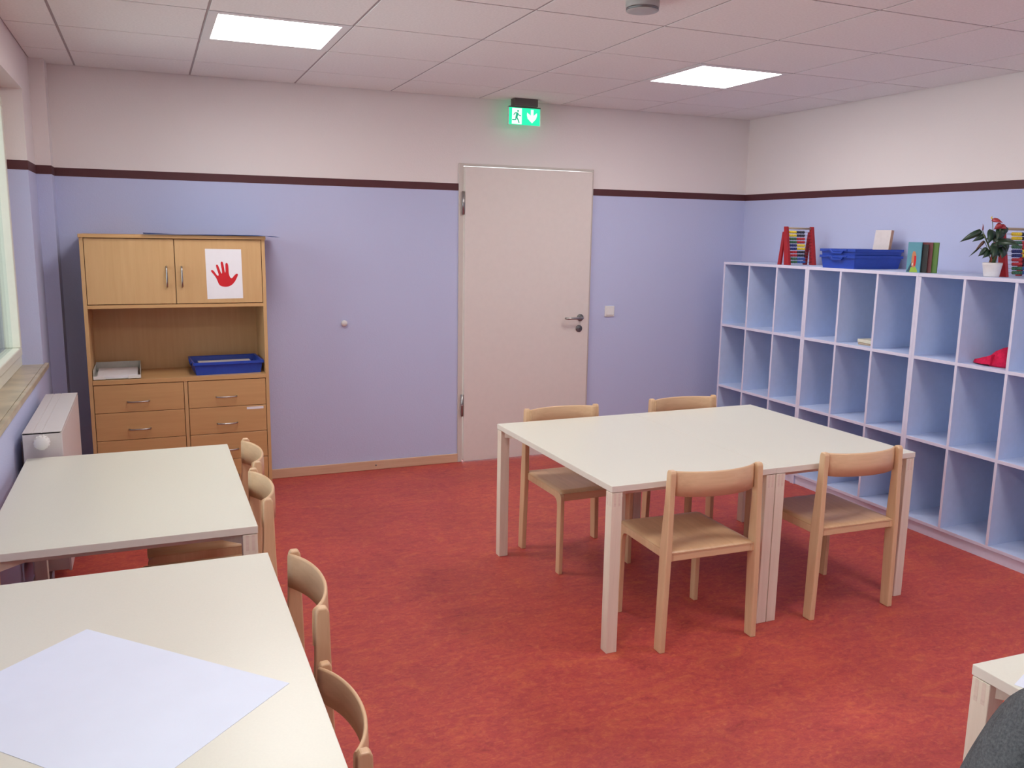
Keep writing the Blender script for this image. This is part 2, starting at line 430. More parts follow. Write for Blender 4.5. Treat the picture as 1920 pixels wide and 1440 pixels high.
ar = [(.70, .07), (.79, .07), (.79, .42), (.90, .25), (.905, .42), (.87, .62), (.745, .88), (.60, .62), (.575, .42), (.58, .25), (.70, .42)]
flat('arrow', [[sgp(*p) for p in ar]], yf, M['signwhite'], pn)

# smoke detector
sd = thing('smoke_detector', 'round white smoke detector on the ceiling at the top edge', 'smoke detector', (1.838, 3.11, H))
bm = bmesh.new(); add_lathe(bm, [(.066, 0), (.066, -.030), (.064, -.038)], 36); obj('base', bm, M['grey'], sd)
bm = bmesh.new(); add_lathe(bm, [(.064, -.036), (.064, -.047)], 36); obj('vent_ring', bm, M['darksteel'], sd)
bm = bmesh.new(); add_lathe(bm, [(.063, -.047), (.062, -.049), (.050, -.0505), (.001, -.051)], 36); obj('cover', bm, M['grey'], sd)

# ------------------------------------------------------------------ tall oak cabinet
CX0, CX1, CY0, CY1 = -.350, .648, 5.388, 5.795
cb = thing('tall_cabinet', 'tall oak veneer cabinet with two doors above an open shelf and drawers below', 'cabinet', (0, 0, 0))
box('side_panel', (CX0, CY0, 0), (CX0+.02, CY1, 1.600), M['cab'], cb, .001, 1)
box('side_panel', (CX1-.02, CY0, 0), (CX1, CY1, 1.600), M['cab'], cb, .001, 1)
box('top_panel', (CX0-.004, CY0-.016, 1.600), (CX1+.004, CY1, 1.620), M['cabx'], cb, .0015, 1)
box('back_panel', (CX0+.02, CY1-.01, .03), (CX1-.02, CY1, 1.600), M['cab'], cb)
box('shelf_board', (CX0+.02, CY0, 1.202), (CX1-.02, CY1-.01, 1.222), M['cabx'], cb, .001, 1)
box('counter_board', (CX0+.02, CY0-.004, .765), (CX1-.02, CY1-.01, .790), M['cabx'], cb, .001, 1)
box('centre_panel', (.157, CY0, .07), (.177, CY1-.01, .765), M['cab'], cb, .001, 1)
box('centre_panel', (.132, CY0+.03, 1.222), (.150, CY1-.01, 1.600), M['cab'], cb, .001, 1)
box('plinth', (CX0+.02, CY0+.01, 0), (CX1-.02, CY1-.01, .085), M['cabx'], cb, .001, 1)
def bow(bm, p0, p1, out, r=.0042):
    p0, p1 = Vector(p0), Vector(p1); o = Vector((0, -out, 0)); pts = [p0]
    for k in range(9):
        a = k/8; pts.append(p0.lerp(p1, a)+o*(1-(2*a-1)**4*.45-.12*(2*a-1)**2))
    pts.append(p1); add_tube(bm, pts, r, 8)
for x0, x1, hx in ((CX0+.023, .1385, .094), (.1425, CX1-.023, .176)):
    d = box('door', (x0, CY0-.001, 1.226), (x1, CY0+.017, 1.5965), M['cab'], cb, .0015, 1)
    bm = bmesh.new(); bow(bm, (hx, CY0-.001, 1.325), (hx, CY0-.001, 1.440), .026, .0050); obj('handle', bm, M['steel'], d)
for c, (x0, x1) in enumerate(((CX0+.023, .154), (.180, CX1-.023))):
    for r_ in range(4):
        z1 = .761-.1645*r_; z0 = z1-.1615
        d = box('drawer', (x0, CY0-.001, z0), (x1, CY0+.25, z1), M['cabx'], cb, .0015, 1)
        hx = (x0+x1)/2-.008; hz = z1-.100
        bm = bmesh.new(); bow(bm, (hx-.058, CY0-.001, hz), (hx+.058, CY0-.001, hz), .026, .0046); obj('handle', bm, M['steel'], d)
        if c == 1 and r_ == 1:
            bm = bmesh.new(); add_box(bm, (x1-.115, CY0-.0018, z1-.023), (x1-.016, CY0-.001, z1-.008))
            q = obj('label_strip', bm, M['sheet'], d); q['label'] = 'small white paper label strip'
            # faint unreadable line of print on the strip

# blue card sheet on top of the cabinet
bm = bmesh.new(); nx, ny = 24, 10; grid = []
for j in range(ny+1):
    row = []
    for i in range(nx+1):
        u, v = i/nx, j/ny
        x = -.02+.755*u; y = 5.345+.43*v+.012*math.sin(u*3)
        curl = .002+.010*max(0, .25-u)/.25*(1-v) + .003*math.sin(u*7)*(1-v)
        droop = -.010*max(0, (u-.90)/.10)**1.5
        z = 1.6215+max(0, curl*.8)+(droop if x > .652 else 0)
        row.append(bm.verts.new((x, y, z)))
    grid.append(row)
for j in range(ny):
    for i in range(nx): bm.faces.new([grid[j][i], grid[j][i+1], grid[j+1][i+1], grid[j+1][i]])
bmesh.ops.solidify(bm, geom=bm.faces[:], thickness=-.0012)
tag(obj('card_sheet', bm, M['bluecard'], None, True), 'large blue card sheet lying on top of the oak cabinet', 'card')

# hand print sheet taped to the right cabinet door
hp = thing('poster', 'white sheet with a red hand print stuck on the right cabinet door', 'poster', (.4095, CY0-.0012, 1.3965))
bm = bmesh.new(); add_prism(bm, [(-.1015, .1470), (.1010, .1455), (.1035, -.1435), (-.0985, -.1470)], -.0006, 0, 'xz'); obj('paper', bm, M['sheet'], hp)
hand_px = [(300, 612), (345, 625), (385, 680), (415, 725), (440, 745), (462, 735), (458, 700), (440, 640), (418, 570), (407, 510), (425, 492), (450, 500), (470, 545), (492, 610), (512, 670), (530, 700), (542, 680), (538, 610), (525, 530), (515, 450), (535, 422), (560, 425), (575, 460), (588, 540), (598, 620), (605, 672), (618, 672), (625, 620), (622, 540), (625, 475), (648, 453), (675, 462), (690, 510), (695, 590), (695, 680), (705, 740), (725, 785), (750, 803), (775, 795), (810, 750), (850, 712), (885, 695), (910, 712), (900, 750), (870, 810), (830, 880), (770, 945), (700, 985), (620, 998), (540, 990), (480, 965), (450, 920), (425, 850), (400, 790), (350, 720), (305, 665), (288, 640)]
def hmap(X, Y):   # sheet spans 155..990 x 140..1270 in the crop
    return (-.1015+(X-172)/830*.203, .147-(Y-140)/1125*.292)
def subdiv_poly(P, it=2):
    for _ in range(it):
        Q = []
        for a, b in zip(P, P[1:]+P[:1]):
            Q.append((a[0]*.75+b[0]*.25, a[1]*.75+b[1]*.25)); Q.append((a[0]*.25+b[0]*.75, a[1]*.25+b[1]*.75))
        P = Q
    return P
bm = bmesh.new(); poly = subdiv_poly([hmap(*p) for p in hand_px], 1)
add_prism(bm, poly, -.0011, -.0006, 'xz')
q = obj('hand_print', bm, M['handred'], hp); q['label'] = 'red hand shape'

# ------------------------------------------------------------------ plastic trays
def tray_mesh(name, L, Wd, Hh, mat, parent=None, notch=True, th=.003):
    """open box tapering to the bottom with an outward rim, long side along x, handle dips in the short ends"""
    bm = bmesh.new(); tp = .018
    def ring(l, w_, z): return [bm.verts.new((sx*l/2, sy*w_/2, z)) for sx, sy in ((-1, -1), (1, -1), (1, 1), (-1, 1))]
    rs = [ring(L-2*tp, Wd-2*tp, 0), ring(L-tp*.9, Wd-tp*.9, Hh-.016), ring(L, Wd, Hh-.016), ring(L, Wd, Hh), ring(L-.012, Wd-.012, Hh),
          ring(L-.022, Wd-.022, Hh-.004), ring(L-2*tp-th*2, Wd-2*tp-th*2, th)]
    bm.faces.new(rs[0][::-1]); bm.faces.new(rs[-1])
    for a, b in zip(rs, rs[1:]):
        for k in range(4): bm.faces.new([a[k], a[(k+1) % 4], b[(k+1) % 4], b[k]])
    return obj(name, bm, mat, parent)
def add_handle(t, L, Wd, Hh, mat):
    for s in (-1,):
        bm = bmesh.new(); x = s*L/2
        pts = [(-.088, Hh-.001), (-.052, Hh-.001), (-.036, Hh-.019), (.036, Hh-.019), (.052, Hh-.001), (.088, Hh-.001),
               (.088, Hh-.011), (.060, Hh-.011), (.042, Hh-.030), (-.042, Hh-.030), (-.060, Hh-.011), (-.088, Hh-.011)]
        add_prism(bm, pts, x-.006, x+.002, 'yz', .0012, 1)
        obj('handle', bm, mat, t)
ct = thing('storage_tray', 'blue plastic tray on the open shelf of the oak cabinet', 'tray', (.412, 5.575, .790), R(3))
tray_mesh('body', .41, .31, .078, M['blue'], ct); add_handle(ct, .41, .31, .078, M['blue'])
pa = box('white_stack', (-.155, -.105, 0), (.155, .105, .050), M['sheet'])  # white slab added to imitate the pale light reflection inside the tray
pa.location = (.412, 5.575, .7935); pa.rotation_euler = (0, 0, R(3)); tag(pa, 'white slab imitating a light reflection inside the blue tray on the cabinet shelf', 'paper')
# letter tray with papers
lt = thing('letter_tray', 'pale grey letter tray holding papers on the open cabinet shelf', 'letter tray', (-.200, 5.575, .790))
bm = bmesh.new()
add_box(bm, (-.125, -.165, .004), (.125, .165, .007))
add_box(bm, (-.125, -.165, .004), (-.122, .165, .058)); add_box(bm, (.122, -.165, .004), (.125, .165, .058)); add_box(bm, (-.125, .162, .004), (.125, .165, .060))
for sx in (-1, 1):
    for sy in (-1, 1): add_box(bm, (sx*.112-.008, sy*.15-.008, 0), (sx*.112+.008, sy*.15+.008, .004))
obj('tray_body', bm, plain('smoky_plastic', (.50, .50, .45), .3), lt)
for x0, x1 in ((-.126, -.062), (.058, .126)): box('front_tab', (x0, -.170, .004), (x1, -.165, .024), M['white'], lt, .001, 1)
for k in range(2):
    pa = box('white_stack', (-.108, -.155, 0), (.108, .150, .008), M['sheet'])
    pa.location = (-.200, 5.575, .7972+.0082*k); pa.rotation_euler = (0, 0, R(-1.5+2.5*k))
    tag(pa, ['lower sheaf of white paper in the letter tray', 'upper sheaf of white paper in the letter tray'][k], 'paper')

# ------------------------------------------------------------------ radiator
rd = thing('radiator', 'white panel radiator under the window sill beside the cabinet', 'radiator', (0, 0, 0))
RX0, RX1, RY0, RY1, RZ0, RZ1 = -.528, -.378, 4.04, 4.98, .17, .800
box('front_panel', (RX1-.012, RY0+.004, RZ0), (RX1, RY1-.004, RZ1-.008), M['rad'], rd, .004, 2)
box('back_panel', (RX0, RY0+.004, RZ0), (RX0+.012, RY1-.004, RZ1-.008), M['rad'], rd, .004, 2)
for y in (RY0, RY1-.003): box('side_cover', (RX0+.001, y, RZ0+.01), (RX1-.006, y+.003, RZ1-.002), M['rad'], rd, .001, 1)
bm = bmesh.new()
for x0, x1 in ((RX0+.001, -.489), (-.486, -.456), (-.453, RX1-.001)): add_box(bm, (x0, RY0, RZ1-.006), (x1, RY1, RZ1), .001, 1)
add_box(bm, (RX0+.001, RY0, RZ1-.008), (RX1-.001, RY1, RZ1-.003))
obj('top_grille', bm, M['rad'], rd)
bm = bmesh.new()
for k in range(24):
    yy = RY0+.03+(RY1-RY0-.06)*k/23; add_box(bm, (RX0+.015, yy-.010, RZ0+.03), (RX1-.015, yy+.010, RZ1-.03))
obj('convector_fins', bm, M['rad'], rd)
vx, vz = -.472, .763
bm = bmesh.new(); n = 20
prof = [(.014, 0), (.014, .010), (.026, .014), (.029, .022), (.029, .052), (.024, .060), (.001, .062)]
add_lathe(bm, prof, 20, Matrix.Translation((vx+.02, RY0, vz)) @ Matrix.Rotation(R(90), 4, 'X'))
for k in range(14):
    a = 2*math.pi*k/14; cx, cz = vx+.02+.029*math.cos(a), vz+.029*math.sin(a)
    add_tube(bm, [(cx, RY0-.022, cz), (cx, RY0-.054, cz)], .0026, 6)
obj('thermostat_valve', bm, M['white'], rd)
for yy in (4.12, 4.17):
    bm = bmesh.new(); add_tube(bm, [(-.47, yy, .19), (-.47, yy, .06), (-.47, yy, 0)], .009, 10); obj('pipe', bm, M['steel'], rd)
for yy in (4.25, 4.78): box('bracket', (XL+.001, yy-.015, .3), (RX0, yy+.015, .72), M['rad'], rd)

# ------------------------------------------------------------------ tables
TZ = .6988; TT = .0255; LG = .048
def table_parts(t, L, Wd):
    """origin at one corner on the floor; Wd along x, L along y"""
    bm = bmesh.new(); add_box(bm, (0, 0, TZ-TT), (Wd, L, TZ), .0016, 2)
    for f in bm.faces:
        if abs(f.normal.z) < .3: f.material_index = 1
    bm.normal_update()
    for f in bm.faces:
        f.material_index = 0 if abs(f.normal.z) > .5 else 1
    obj('tabletop', bm, [M['top'], M['topedge']], t)
    for ix in (0, 1):
        for iy in (0, 1):
            x0 = .0015 if ix == 0 else Wd-LG-.0015; y0 = .0015 if iy == 0 else L-LG-.0015
            lg = box('leg', (x0, y0, 0), (x0+LG, y0+LG, TZ-TT-.0022), M['leg'], t, .0025, 2)
            # comb joint at the head of the leg
            bm = bmesh.new(); ww = LG/5; e_ = .0004
            for k in (1, 3):
                yy0 = y0-e_ if iy == 0 else y0+LG-.001
                add_box(bm, (x0+ww*k, yy0, TZ-TT-.058), (x0+ww*(k+1), yy0+.001+e_, TZ-TT-.004))
                xx0 = x0-e_ if ix == 0 else x0+LG-.001
                add_box(bm, (xx0, y0+ww*k, TZ-TT-.058), (xx0+.001+e_, y0+ww*(k+1), TZ-TT-.004))
            obj('comb_joint', bm, M['legx'], lg)
    ins, hh, th = .085, .040, .020
    zt = TZ-TT
    box('apron', (ins, ins, zt-hh), (Wd-ins, ins+th, zt), M['legx'], t, .001, 1)
    box('apron', (ins, L-ins-th, zt-hh), (Wd-ins, L-ins, zt), M['legx'], t, .001, 1)
    box('apron', (ins, ins+th, zt-hh), (ins+th, L-ins-th, zt), M['leg'], t, .001, 1)
    box('apron', (Wd-ins-th, ins+th, zt-hh), (Wd-ins, L-ins-th, zt), M['leg'], t, .001, 1)
    for sx in (0, 1):
        for sy in (0, 1):
            px = LG*.7 if sx == 0 else Wd-LG*.7; py = LG*.7 if sy == 0 else L-LG*.7
            qx = ins+.02 if sx == 0 else Wd-ins-.02; qy = ins+.02 if sy == 0 else L-ins-.02
            dx, dy = qx-px, qy-py; l = math.hypot(dx, dy); nx, ny = -dy/l*.02, dx/l*.02
            bm = bmesh.new(); add_prism(bm, [(px+nx, py+ny), (qx+nx, qy+ny), (qx-nx, qy-ny), (px-nx, py-ny)], zt-hh+.002, zt-.001, 'xy')
            obj('corner_brace', bm, M['leg'], t)
GT = 'cream classroom tables'
t1 = thing('table', 'cream table with birch legs, left half of the central pair', 'table', (1.6163, 2.8176, 0), R(.5), GT)
table_parts(t1, 1.182, .800)
c_, s_ = math.cos(R(.5)), math.sin(R(.5))
t2 = dup(t1, (1.6163+.8004*c_, 2.8176+.8004*s_, 0), R(.5), 'cream table with birch legs, right half of the central pair near the cubbies', GT)
t3 = dup(t1, (-.512, 2.818, 0), 0, 'empty cream table by the radiator in front of the oak cabinet', GT)
t4 = dup(t1, (-.512, 1.382, 0), 0, 'cream table in the lower left corner with a large white sheet on it', GT)
t5 = dup(t1, (1.708, 1.288, 0), R(-92.0), 'cream table cut off at the lower right corner beside the person', GT)

# ------------------------------------------------------------------ chairs
def make_chair(label, loc, rz):
    t = thing('wooden_chair', label, 'chair', loc, rz, 'beech classroom chairs')
    for s in (-1, 1):
        # rear leg and back post in one, tapering to the top, leaning slightly inwards
        prof = [(-.226, 0), (-.176, 0), (-.172, .40), (-.174, .46), (-.184, .62), (-.188, .747), (-.194, .758), (-.214, .758), (-.221, .747), (-.223, .62), (-.228, .42), (-.228, .36)]
        bm = bmesh.new(); add_prism(bm, prof, -.0125, .0125, 'yz', .004, 2)
        for v in bm.verts: v.co.x += s*(.2205-.016*v.co.z/.755)
        obj('leg', bm, M['chair'], t)
        # front leg running back as the side rail, one bent piece
        prof = [(-.214, .382), (-.214, .414), (.185, .414), (.200, .410), (.209, .400), (.213, .386), (.212, 0), (.174, 0), (.170, .344), (.164, .366), (.150, .378), (.130, .382)]
        bm = bmesh.new(); add_prism(bm, prof, -.0105, .0105, 'yz', .003, 2)
        for v in bm.verts: v.co.x += s*(.1975-.0015*(1 if v.co.z > .3 else 0))
        obj('leg', bm, M['chair'], t)
    # seat: slightly dished panel with rounded edges
    bm = bmesh.new(); nx, ny = 20, 20; top = []; bot = []
    hw = .2065
    for j in range(ny+1):
        rt_, rb = [], []
        for i in range(nx+1):
            u, v = i/nx*2-1, j/ny*2-1
            x = hw*u; y = -.001+.2145*v
            if abs(v+1) < .13 or v < -.75: x = x*min(1, (.1865+.02*max(0, (v+.80)/.8))/hw if v > -.80 else .1865/hw) if False else x
            edge = max(abs(u), abs(v)); rd_ = .006*max(0, (edge-.94)/.06)**2
            dish = .009*math.exp(-((u/.55)**2+((v+.15)/.55)**2))
            z = .4245-dish-rd_
            if v > .9: z -= .006*((v-.9)/.1)**2
            rt_.append(bm.verts.new((x, y, z))); rb.append(bm.verts.new((x, y, .4135)))
        top.append(rt_); bot.append(rb)
    for j in range(ny):
        for i in range(nx):
            bm.faces.new([top[j][i], top[j][i+1], top[j+1][i+1], top[j+1][i]]).smooth = True
            bm.faces.new([bot[j][i], bot[j+1][i], bot[j+1][i+1], bot[j][i+1]])
    for j in range(ny):
        bm.faces.new([top[j][0], top[j+1][0], bot[j+1][0], bot[j][0]]); bm.faces.new([top[j][nx], bot[j][nx], bot[j+1][nx], top[j+1][nx]])
    for i in range(nx):
        bm.faces.new([top[0][i], bot[0][i], bot[0][i+1], top[0][i+1]]); bm.faces.new([top[ny][i], top[ny][i+1], bot[ny][i+1], bot[ny][i]])
    obj('seat', bm, M['chairy'], t)
    box('rear_rail', (-.1855, -.213, .382), (.1855, -.195, .4137), M['chairx'], t, .003, 2)
    box('front_rail', (-.1855, .190, .374), (.1855, .209, .4137), M['chairx'], t, .003, 2)
    # curved backrest panel
    bm = bmesh.new(); n = 20; prof = []
    secs = [(-.006, .650), (.006, .650), (.0065, .700), (.005, .746), (.0025, .7515), (-.0025, .7515), (-.005, .746), (-.0065, .700)]
    rings = []
    for k in range(n+1):
        u = k/n*2-1; x = .1955*u; y0 = -.200-.046*(1-u*u)+.012*abs(u)**6
        dz = -.004*(1-u*u); lift = .004*max(0, (abs(u)-.8)/.2)**2
        sl = -2*u*(-.046)/.1955; nrm = Vector((-(.046*2*u/.1955), 1, 0)).normalized()
        rings.append([bm.verts.new((x+nrm.x*a, y0+nrm.y*a, z+(lift if z < .67 else 0))) for a, z in secs])
    for a, b in zip(rings, rings[1:]):
        for k in range(len(secs)):
            f = bm.faces.new([a[k], a[(k+1) % 8], b[(k+1) % 8], b[k]]); f.smooth = True
    bm.faces.new(rings[0]); bm.faces.new(rings[-1][::-1])
    obj('backrest', bm, M['chairx'], t)
    return t
CH = 'beech classroom chairs'
# wooden chairs round the central tables
c1 = make_chair('beech chair in front of the central tables, left of their seam', (2.058, 2.960, 0), R(-1.5))
dup(c1, (2.846, 2.985, 0), R(-1.5), 'beech chair in front of the central tables, right of their seam', CH)
dup(c1, (1.998, 3.840, 0), R(181.0), 'beech chair behind the left central table, toward the door', CH)
dup(c1, (2.775, 3.870, 0), R(179.0), 'beech chair behind the right central table, toward the cubbies', CH)
# chairs along the left tables, facing the window wall
dup(c1, (.150, 3.628, 0), R(90.5), 'beech chair nearest the oak cabinet at the left table', CH)
dup(c1, (.128, 3.122, 0), R(90.5), 'beech chair second from the cabinet at the left table', CH)
dup(c1, (.140, 2.195, 0), R(90.5), 'beech chair third from the cabinet, at the far end of the lower left table', CH)
dup(c1, (.150, 1.722, 0), R(91), 'lower beech chair nearest the camera at the lower left table', CH, (.93, .93, .86))

# ------------------------------------------------------------------ papers on the tables
def sheet_on(name, label, corner, d, lw, z, mat):
    d = Vector(d).normalized(); nrm = Vector((d.y, -d.x)); L, Wd = lw
    bm = bmesh.new(); c = Vector(corner)
    P = [c, c+d*L, c+d*L+nrm*Wd, c+nrm*Wd]
    add_prism(bm, [(p.x, p.y) for p in P], z+.0002, z+.0009, 'xy')
    return tag(obj(name, bm, mat), label, 'paper')
sheet_on('paper_sheet', 'large blank white sheet lying askew on the lower left table', (-.183, 2.192), (.421, -.437), (.600, .425), TZ, M['paper'])
sheet_on('paper_sheet', 'white sheet on the lower right table beside the grey sleeve', (1.712, 1.186), (.9, .35), (.297, .21), TZ, M['paper'])

# ------------------------------------------------------------------ cubby shelving
SX0, SX1, ST = 4.006, 4.445, 1.4775
B = .0185
def board(name, lo, hi, parent):
    bm = bmesh.new(); add_box(bm, lo, hi, .0008, 1); bm.normal_update()
    for f in bm.faces:
        if f.normal.x < -.5: f.material_index = 1
    return obj(name, bm, [M['shelf'], M['shelfedge']], parent)
def make_unit(y1, label):
    U = .9030
    t = thing('cubby_shelf', label, 'shelf', (0, y1, 0), 0, 'pale blue cubby units')
    board('side_panel', (SX0, -B-.0005, 0), (SX1, -.0005, ST-B), t); board('side_panel', (SX0, -U, 0), (SX1, -U+B, ST-B), t)
    board('top_board', (SX0-.002, -U, ST-B), (SX1, -.0005, ST), t)
    box('back_panel', (SX1-.006, -U+B, .065), (SX1, -B-.0005, ST-B), M['shelf'], t)
    board('plinth', (SX0+.012, -U+B, 0), (SX0+.03, -B-.0005, .060), t)
    zs = [.060, .528, .994]
    for z in zs: board('shelf_board', (SX0+.001, -U+B, z), (SX1-.006, -B-.0005, z+B), t)
    for k in (1, 2):
        yc = -U*k/3
        for z0, z1 in ((.060+B, .528), (.528+B, .994), (.994+B, ST-B)): board('divider', (SX0+.001, yc-.008, z0), (SX1-.006, yc+.008, z1), t)
    return t
u1 = make_unit(5.430, 'pale blue cubby unit nearest the back wall, with an abacus on top')
dup(u1, (0, 4.527, 0), 0, 'middle pale blue cubby unit, with blue trays on top')
dup(u1, (0, 3.624, 0), 0, 'pale blue cubby unit at the right edge, with the potted plant on top')

# two nested blue trays on the shelf
for k in range(2):
    t = thing('storage_tray', ['blue plastic tray on the cubby shelf, lower of the two stacked', 'blue plastic tray on the cubby shelf, upper of the two stacked'][k], 'tray', (4.217, 4.283, ST+.0395*k), R(0), 'blue plastic trays on the cubbies')
    tray_mesh('body', .400, .305, .082, M['blue'], t); add_handle(t, .400, .305, .082, M['blue'])
# cream card box leaning in the upper tray
bm = bmesh.new(); add_box(bm, (-.012, -.062, 0), (.012, .062, .20), .0015, 1); bm.normal_update()
for f in bm.faces:
    if abs(f.normal.y) > .5: f.material_index = 1
o = obj('card_box', bm, [M['card'], M['cardedge']]); o.location = (4.325, 4.232, ST+.044); o.rotation_euler = (0, R(7), R(4))
tag(o, 'flat cream card box standing upright in the blue trays', 'box')

# ------------------------------------------------------------------ abacuses
def abacus(loc, rz, label, push_right):
    t = thing('abacus', label, 'abacus', loc, rz, 'red framed abacuses')
    Wd, Hh = .222, .262
    for s, x in ((-1, 0), (1, Wd)):
        bm = bmesh.new(); add_prism(bm, [(-.016, 0), (.034, 0), (.058, Hh), (.034, Hh)], x-.011, x+.011, 'yz', .002, 2); obj('post', bm, M['red'], t)
        bm = bmesh.new(); add_prism(bm, [(.074, 0), (.104, 0), (.072, Hh-.035), (.050, Hh-.035)], x-.008, x+.008, 'yz', .002, 2); obj('stand', bm, M['red'], t)
    bm = bmesh.new(); add_tube(bm, [(.010, .046, Hh-.012), (Wd-.010, .046, Hh-.012)], .007, 10); obj('top_dowel', bm, M['tan'], t)
    rows = [('yellow', 'black'), ('yellow', 'black'), ('green', 'bead_red'), ('green', 'bead_red'), ('navy', 'yellow'), ('navy', 'yellow'), ('bead_red', 'black'), ('bead_red', 'black'), ('green', 'bead_blue'), ('green', 'bead_blue')]
    for k, (a, b) in enumerate(rows):
        z = Hh-.038-.0225*k; y = .008+.036*z/Hh
        bm = bmesh.new(); add_tube(bm, [(.009, y, z), (Wd-.009, y, z)], .0013, 6); wr = obj('wire', bm, M['steel'], t)
        bm = bmesh.new(); bw = .0142
        for q in range(10):
            cx = (.012+bw*(q+.5)) if not push_right else (Wd-.012-bw*(9-q+.5))
            add_lathe(bm, [(.003, -bw*.48), (.0088, -bw*.30), (.0100, 0), (.0088, bw*.30), (.003, bw*.48)], 10,
                      Matrix.Translation((cx, y, z)) @ Matrix.Rotation(R(90), 4, 'Y'), 0 if q < 5 else 1)
        obj('bead_row', bm, [M[a], M[b]], wr)
    return t
abacus((4.060, 4.780, ST), 0, 'red framed abacus left of the blue trays', False)
abacus((4.162, 3.213, ST), 0, 'red framed abacus behind the potted plant', True)

# ------------------------------------------------------------------ picture books standing on the cubbies
bks = [('teal', 'teal picture book with a bright figure on its cover, front of the standing books', .078, .172, .009, 4.070, 3.727),
       ('darkcov', 'black covered book right behind the teal picture book', .080, .160, .012, 4.092, 3.703),
       ('maroon', 'maroon covered book between the black and the green book', .080, .172, .010, 4.110, 3.686),
       ('greencov', 'green covered book, last of the standing books', .080, .172, .010, 4.126, 3.662)]
for k, (mt, lab, wd, hh, th, x, y) in enumerate(bks):
    t = thing('picture_book', lab, 'book', (x, y, ST), R(18), 'books standing on the cubbies')
    bm = bmesh.new()
    add_box(bm, (-th/2, -wd/2, 0), (-th/2+.0015, wd/2, hh)); add_box(bm, (th/2-.0015, -wd/2, 0), (th/2, wd/2, hh)); add_box(bm, (-th/2+.0015, wd/2-.002, 0), (th/2-.0015, wd/2, hh))
    obj('cover', bm, M[mt], t)
    box('pages', (-th/2+.0016, -wd/2+.003, .002), (th/2-.0016, wd/2-.0025, hh-.003), M['pages'], t)
    if k == 0:
        X = -th/2-.0003
        def art(name, poly, mat, d=0):
            bm = bmesh.new(); add_prism(bm, [(wd/2-p*wd, hh-q_*hh) for p, q_ in poly], X-d, X-d-.0003, 'yz'); return obj(name, bm, M[mat], t)
        art('cover_print', [(.02, .98), (.15, .86), (.30, .70), (.38, .62), (.42, .75), (.36, .88), (.28, .98)], 'slate')
        art('cover_print', [(.24, .99), (.32, .84), (.50, .80), (.68, .82), (.80, .92), (.84, .99)], 'lime', .0003)
        art('cover_print', [(.36, .78), (.34, .55), (.36, .38), (.42, .30), (.56, .30), (.66, .42), (.70, .60), (.66, .80), (.52, .85)], 'orange', .0006)
        art('cover_print', [(.52, .44), (.66, .46), (.68, .60), (.64, .78), (.54, .78)], 'handred', .0009)
        art('cover_print', [(.40, .70), (.46, .68), (.47, .76), (.41, .78)], 'pages', .0009)

# booklets in the cubby
for k, (mt, lab, w0, rz) in enumerate((('tan', 'tan booklet in the top row cubby, under the cream one', .15, 4), ('cream', 'cream booklet lying on top in the top row cubby', .17, -5))):
    b_ = box('booklet', (-.105, -w0/2, 0), (.105, w0/2, .012 if k == 0 else .020), M[mt], None, .002, 1)
    b_.location = (4.185, 4.036-.006*k, .994+B+.0002+.0125*k); b_.rotation_euler = (0, 0, R(rz))
    tag(b_, lab, 'booklet')

# pink cap in the cubby
cp = thing('cap', 'pinkish red felt cap lying in a top row cubby on the right', 'cap', (4.140, 3.130, .994+B), R(0))
bm = bmesh.new(); n = 28
prof = [(.001, .098), (.030, .095), (.055, .083), (.074, .060), (.082, .034), (.083, .012), (.080, .002)]
rings = []
for r_, z in prof:
    rings.append([bm.verts.new(((r_+.004*math.sin(3*a+z*40))*math.cos(a), (r_*1.0+.003*math.sin(2*a))*math.sin(a), z*(1+.06*math.sin(2*a+1)))) for a in [2*math.pi*k/n for k in range(n)]])
for a, b in zip(rings, rings[1:]):
    for k in range(n): bm.faces.new([a[k], a[(k+1) % n], b[(k+1) % n], b[k]])
bm.faces.new(rings[0]); bm.faces.new(rings[-1])
obj('crown', bm, M['pink'], cp, True)
bm = bmesh.new(); pts = []; m_ = 18
for side in (0, 1):
    for k in range(m_+1):
        a = math.pi*k/m_
        if side == 0: pts.append((-.005+.092*math.cos(a)*1.0, .020+.158*math.sin(a)))
v0 = [bm.verts.new((x, y, .003+.008*max(0, 1-((y-.02)/.18)))) for x, y in pts]; v1 = [bm.verts.new((x*.93, .02+(y-.02)*.96, .018+.045*max(0, 1-((y-.02)/.17))**1.5)) for x, y in pts]
bm.faces.new(v0[::-1]); bm.faces.new(v1); k_ = len(pts)
for k in range(k_): bm.faces.new([v0[k], v0[(k+1) % k_], v1[(k+1) % k_], v1[k]])
obj('brim', bm, M['pink'], cp)

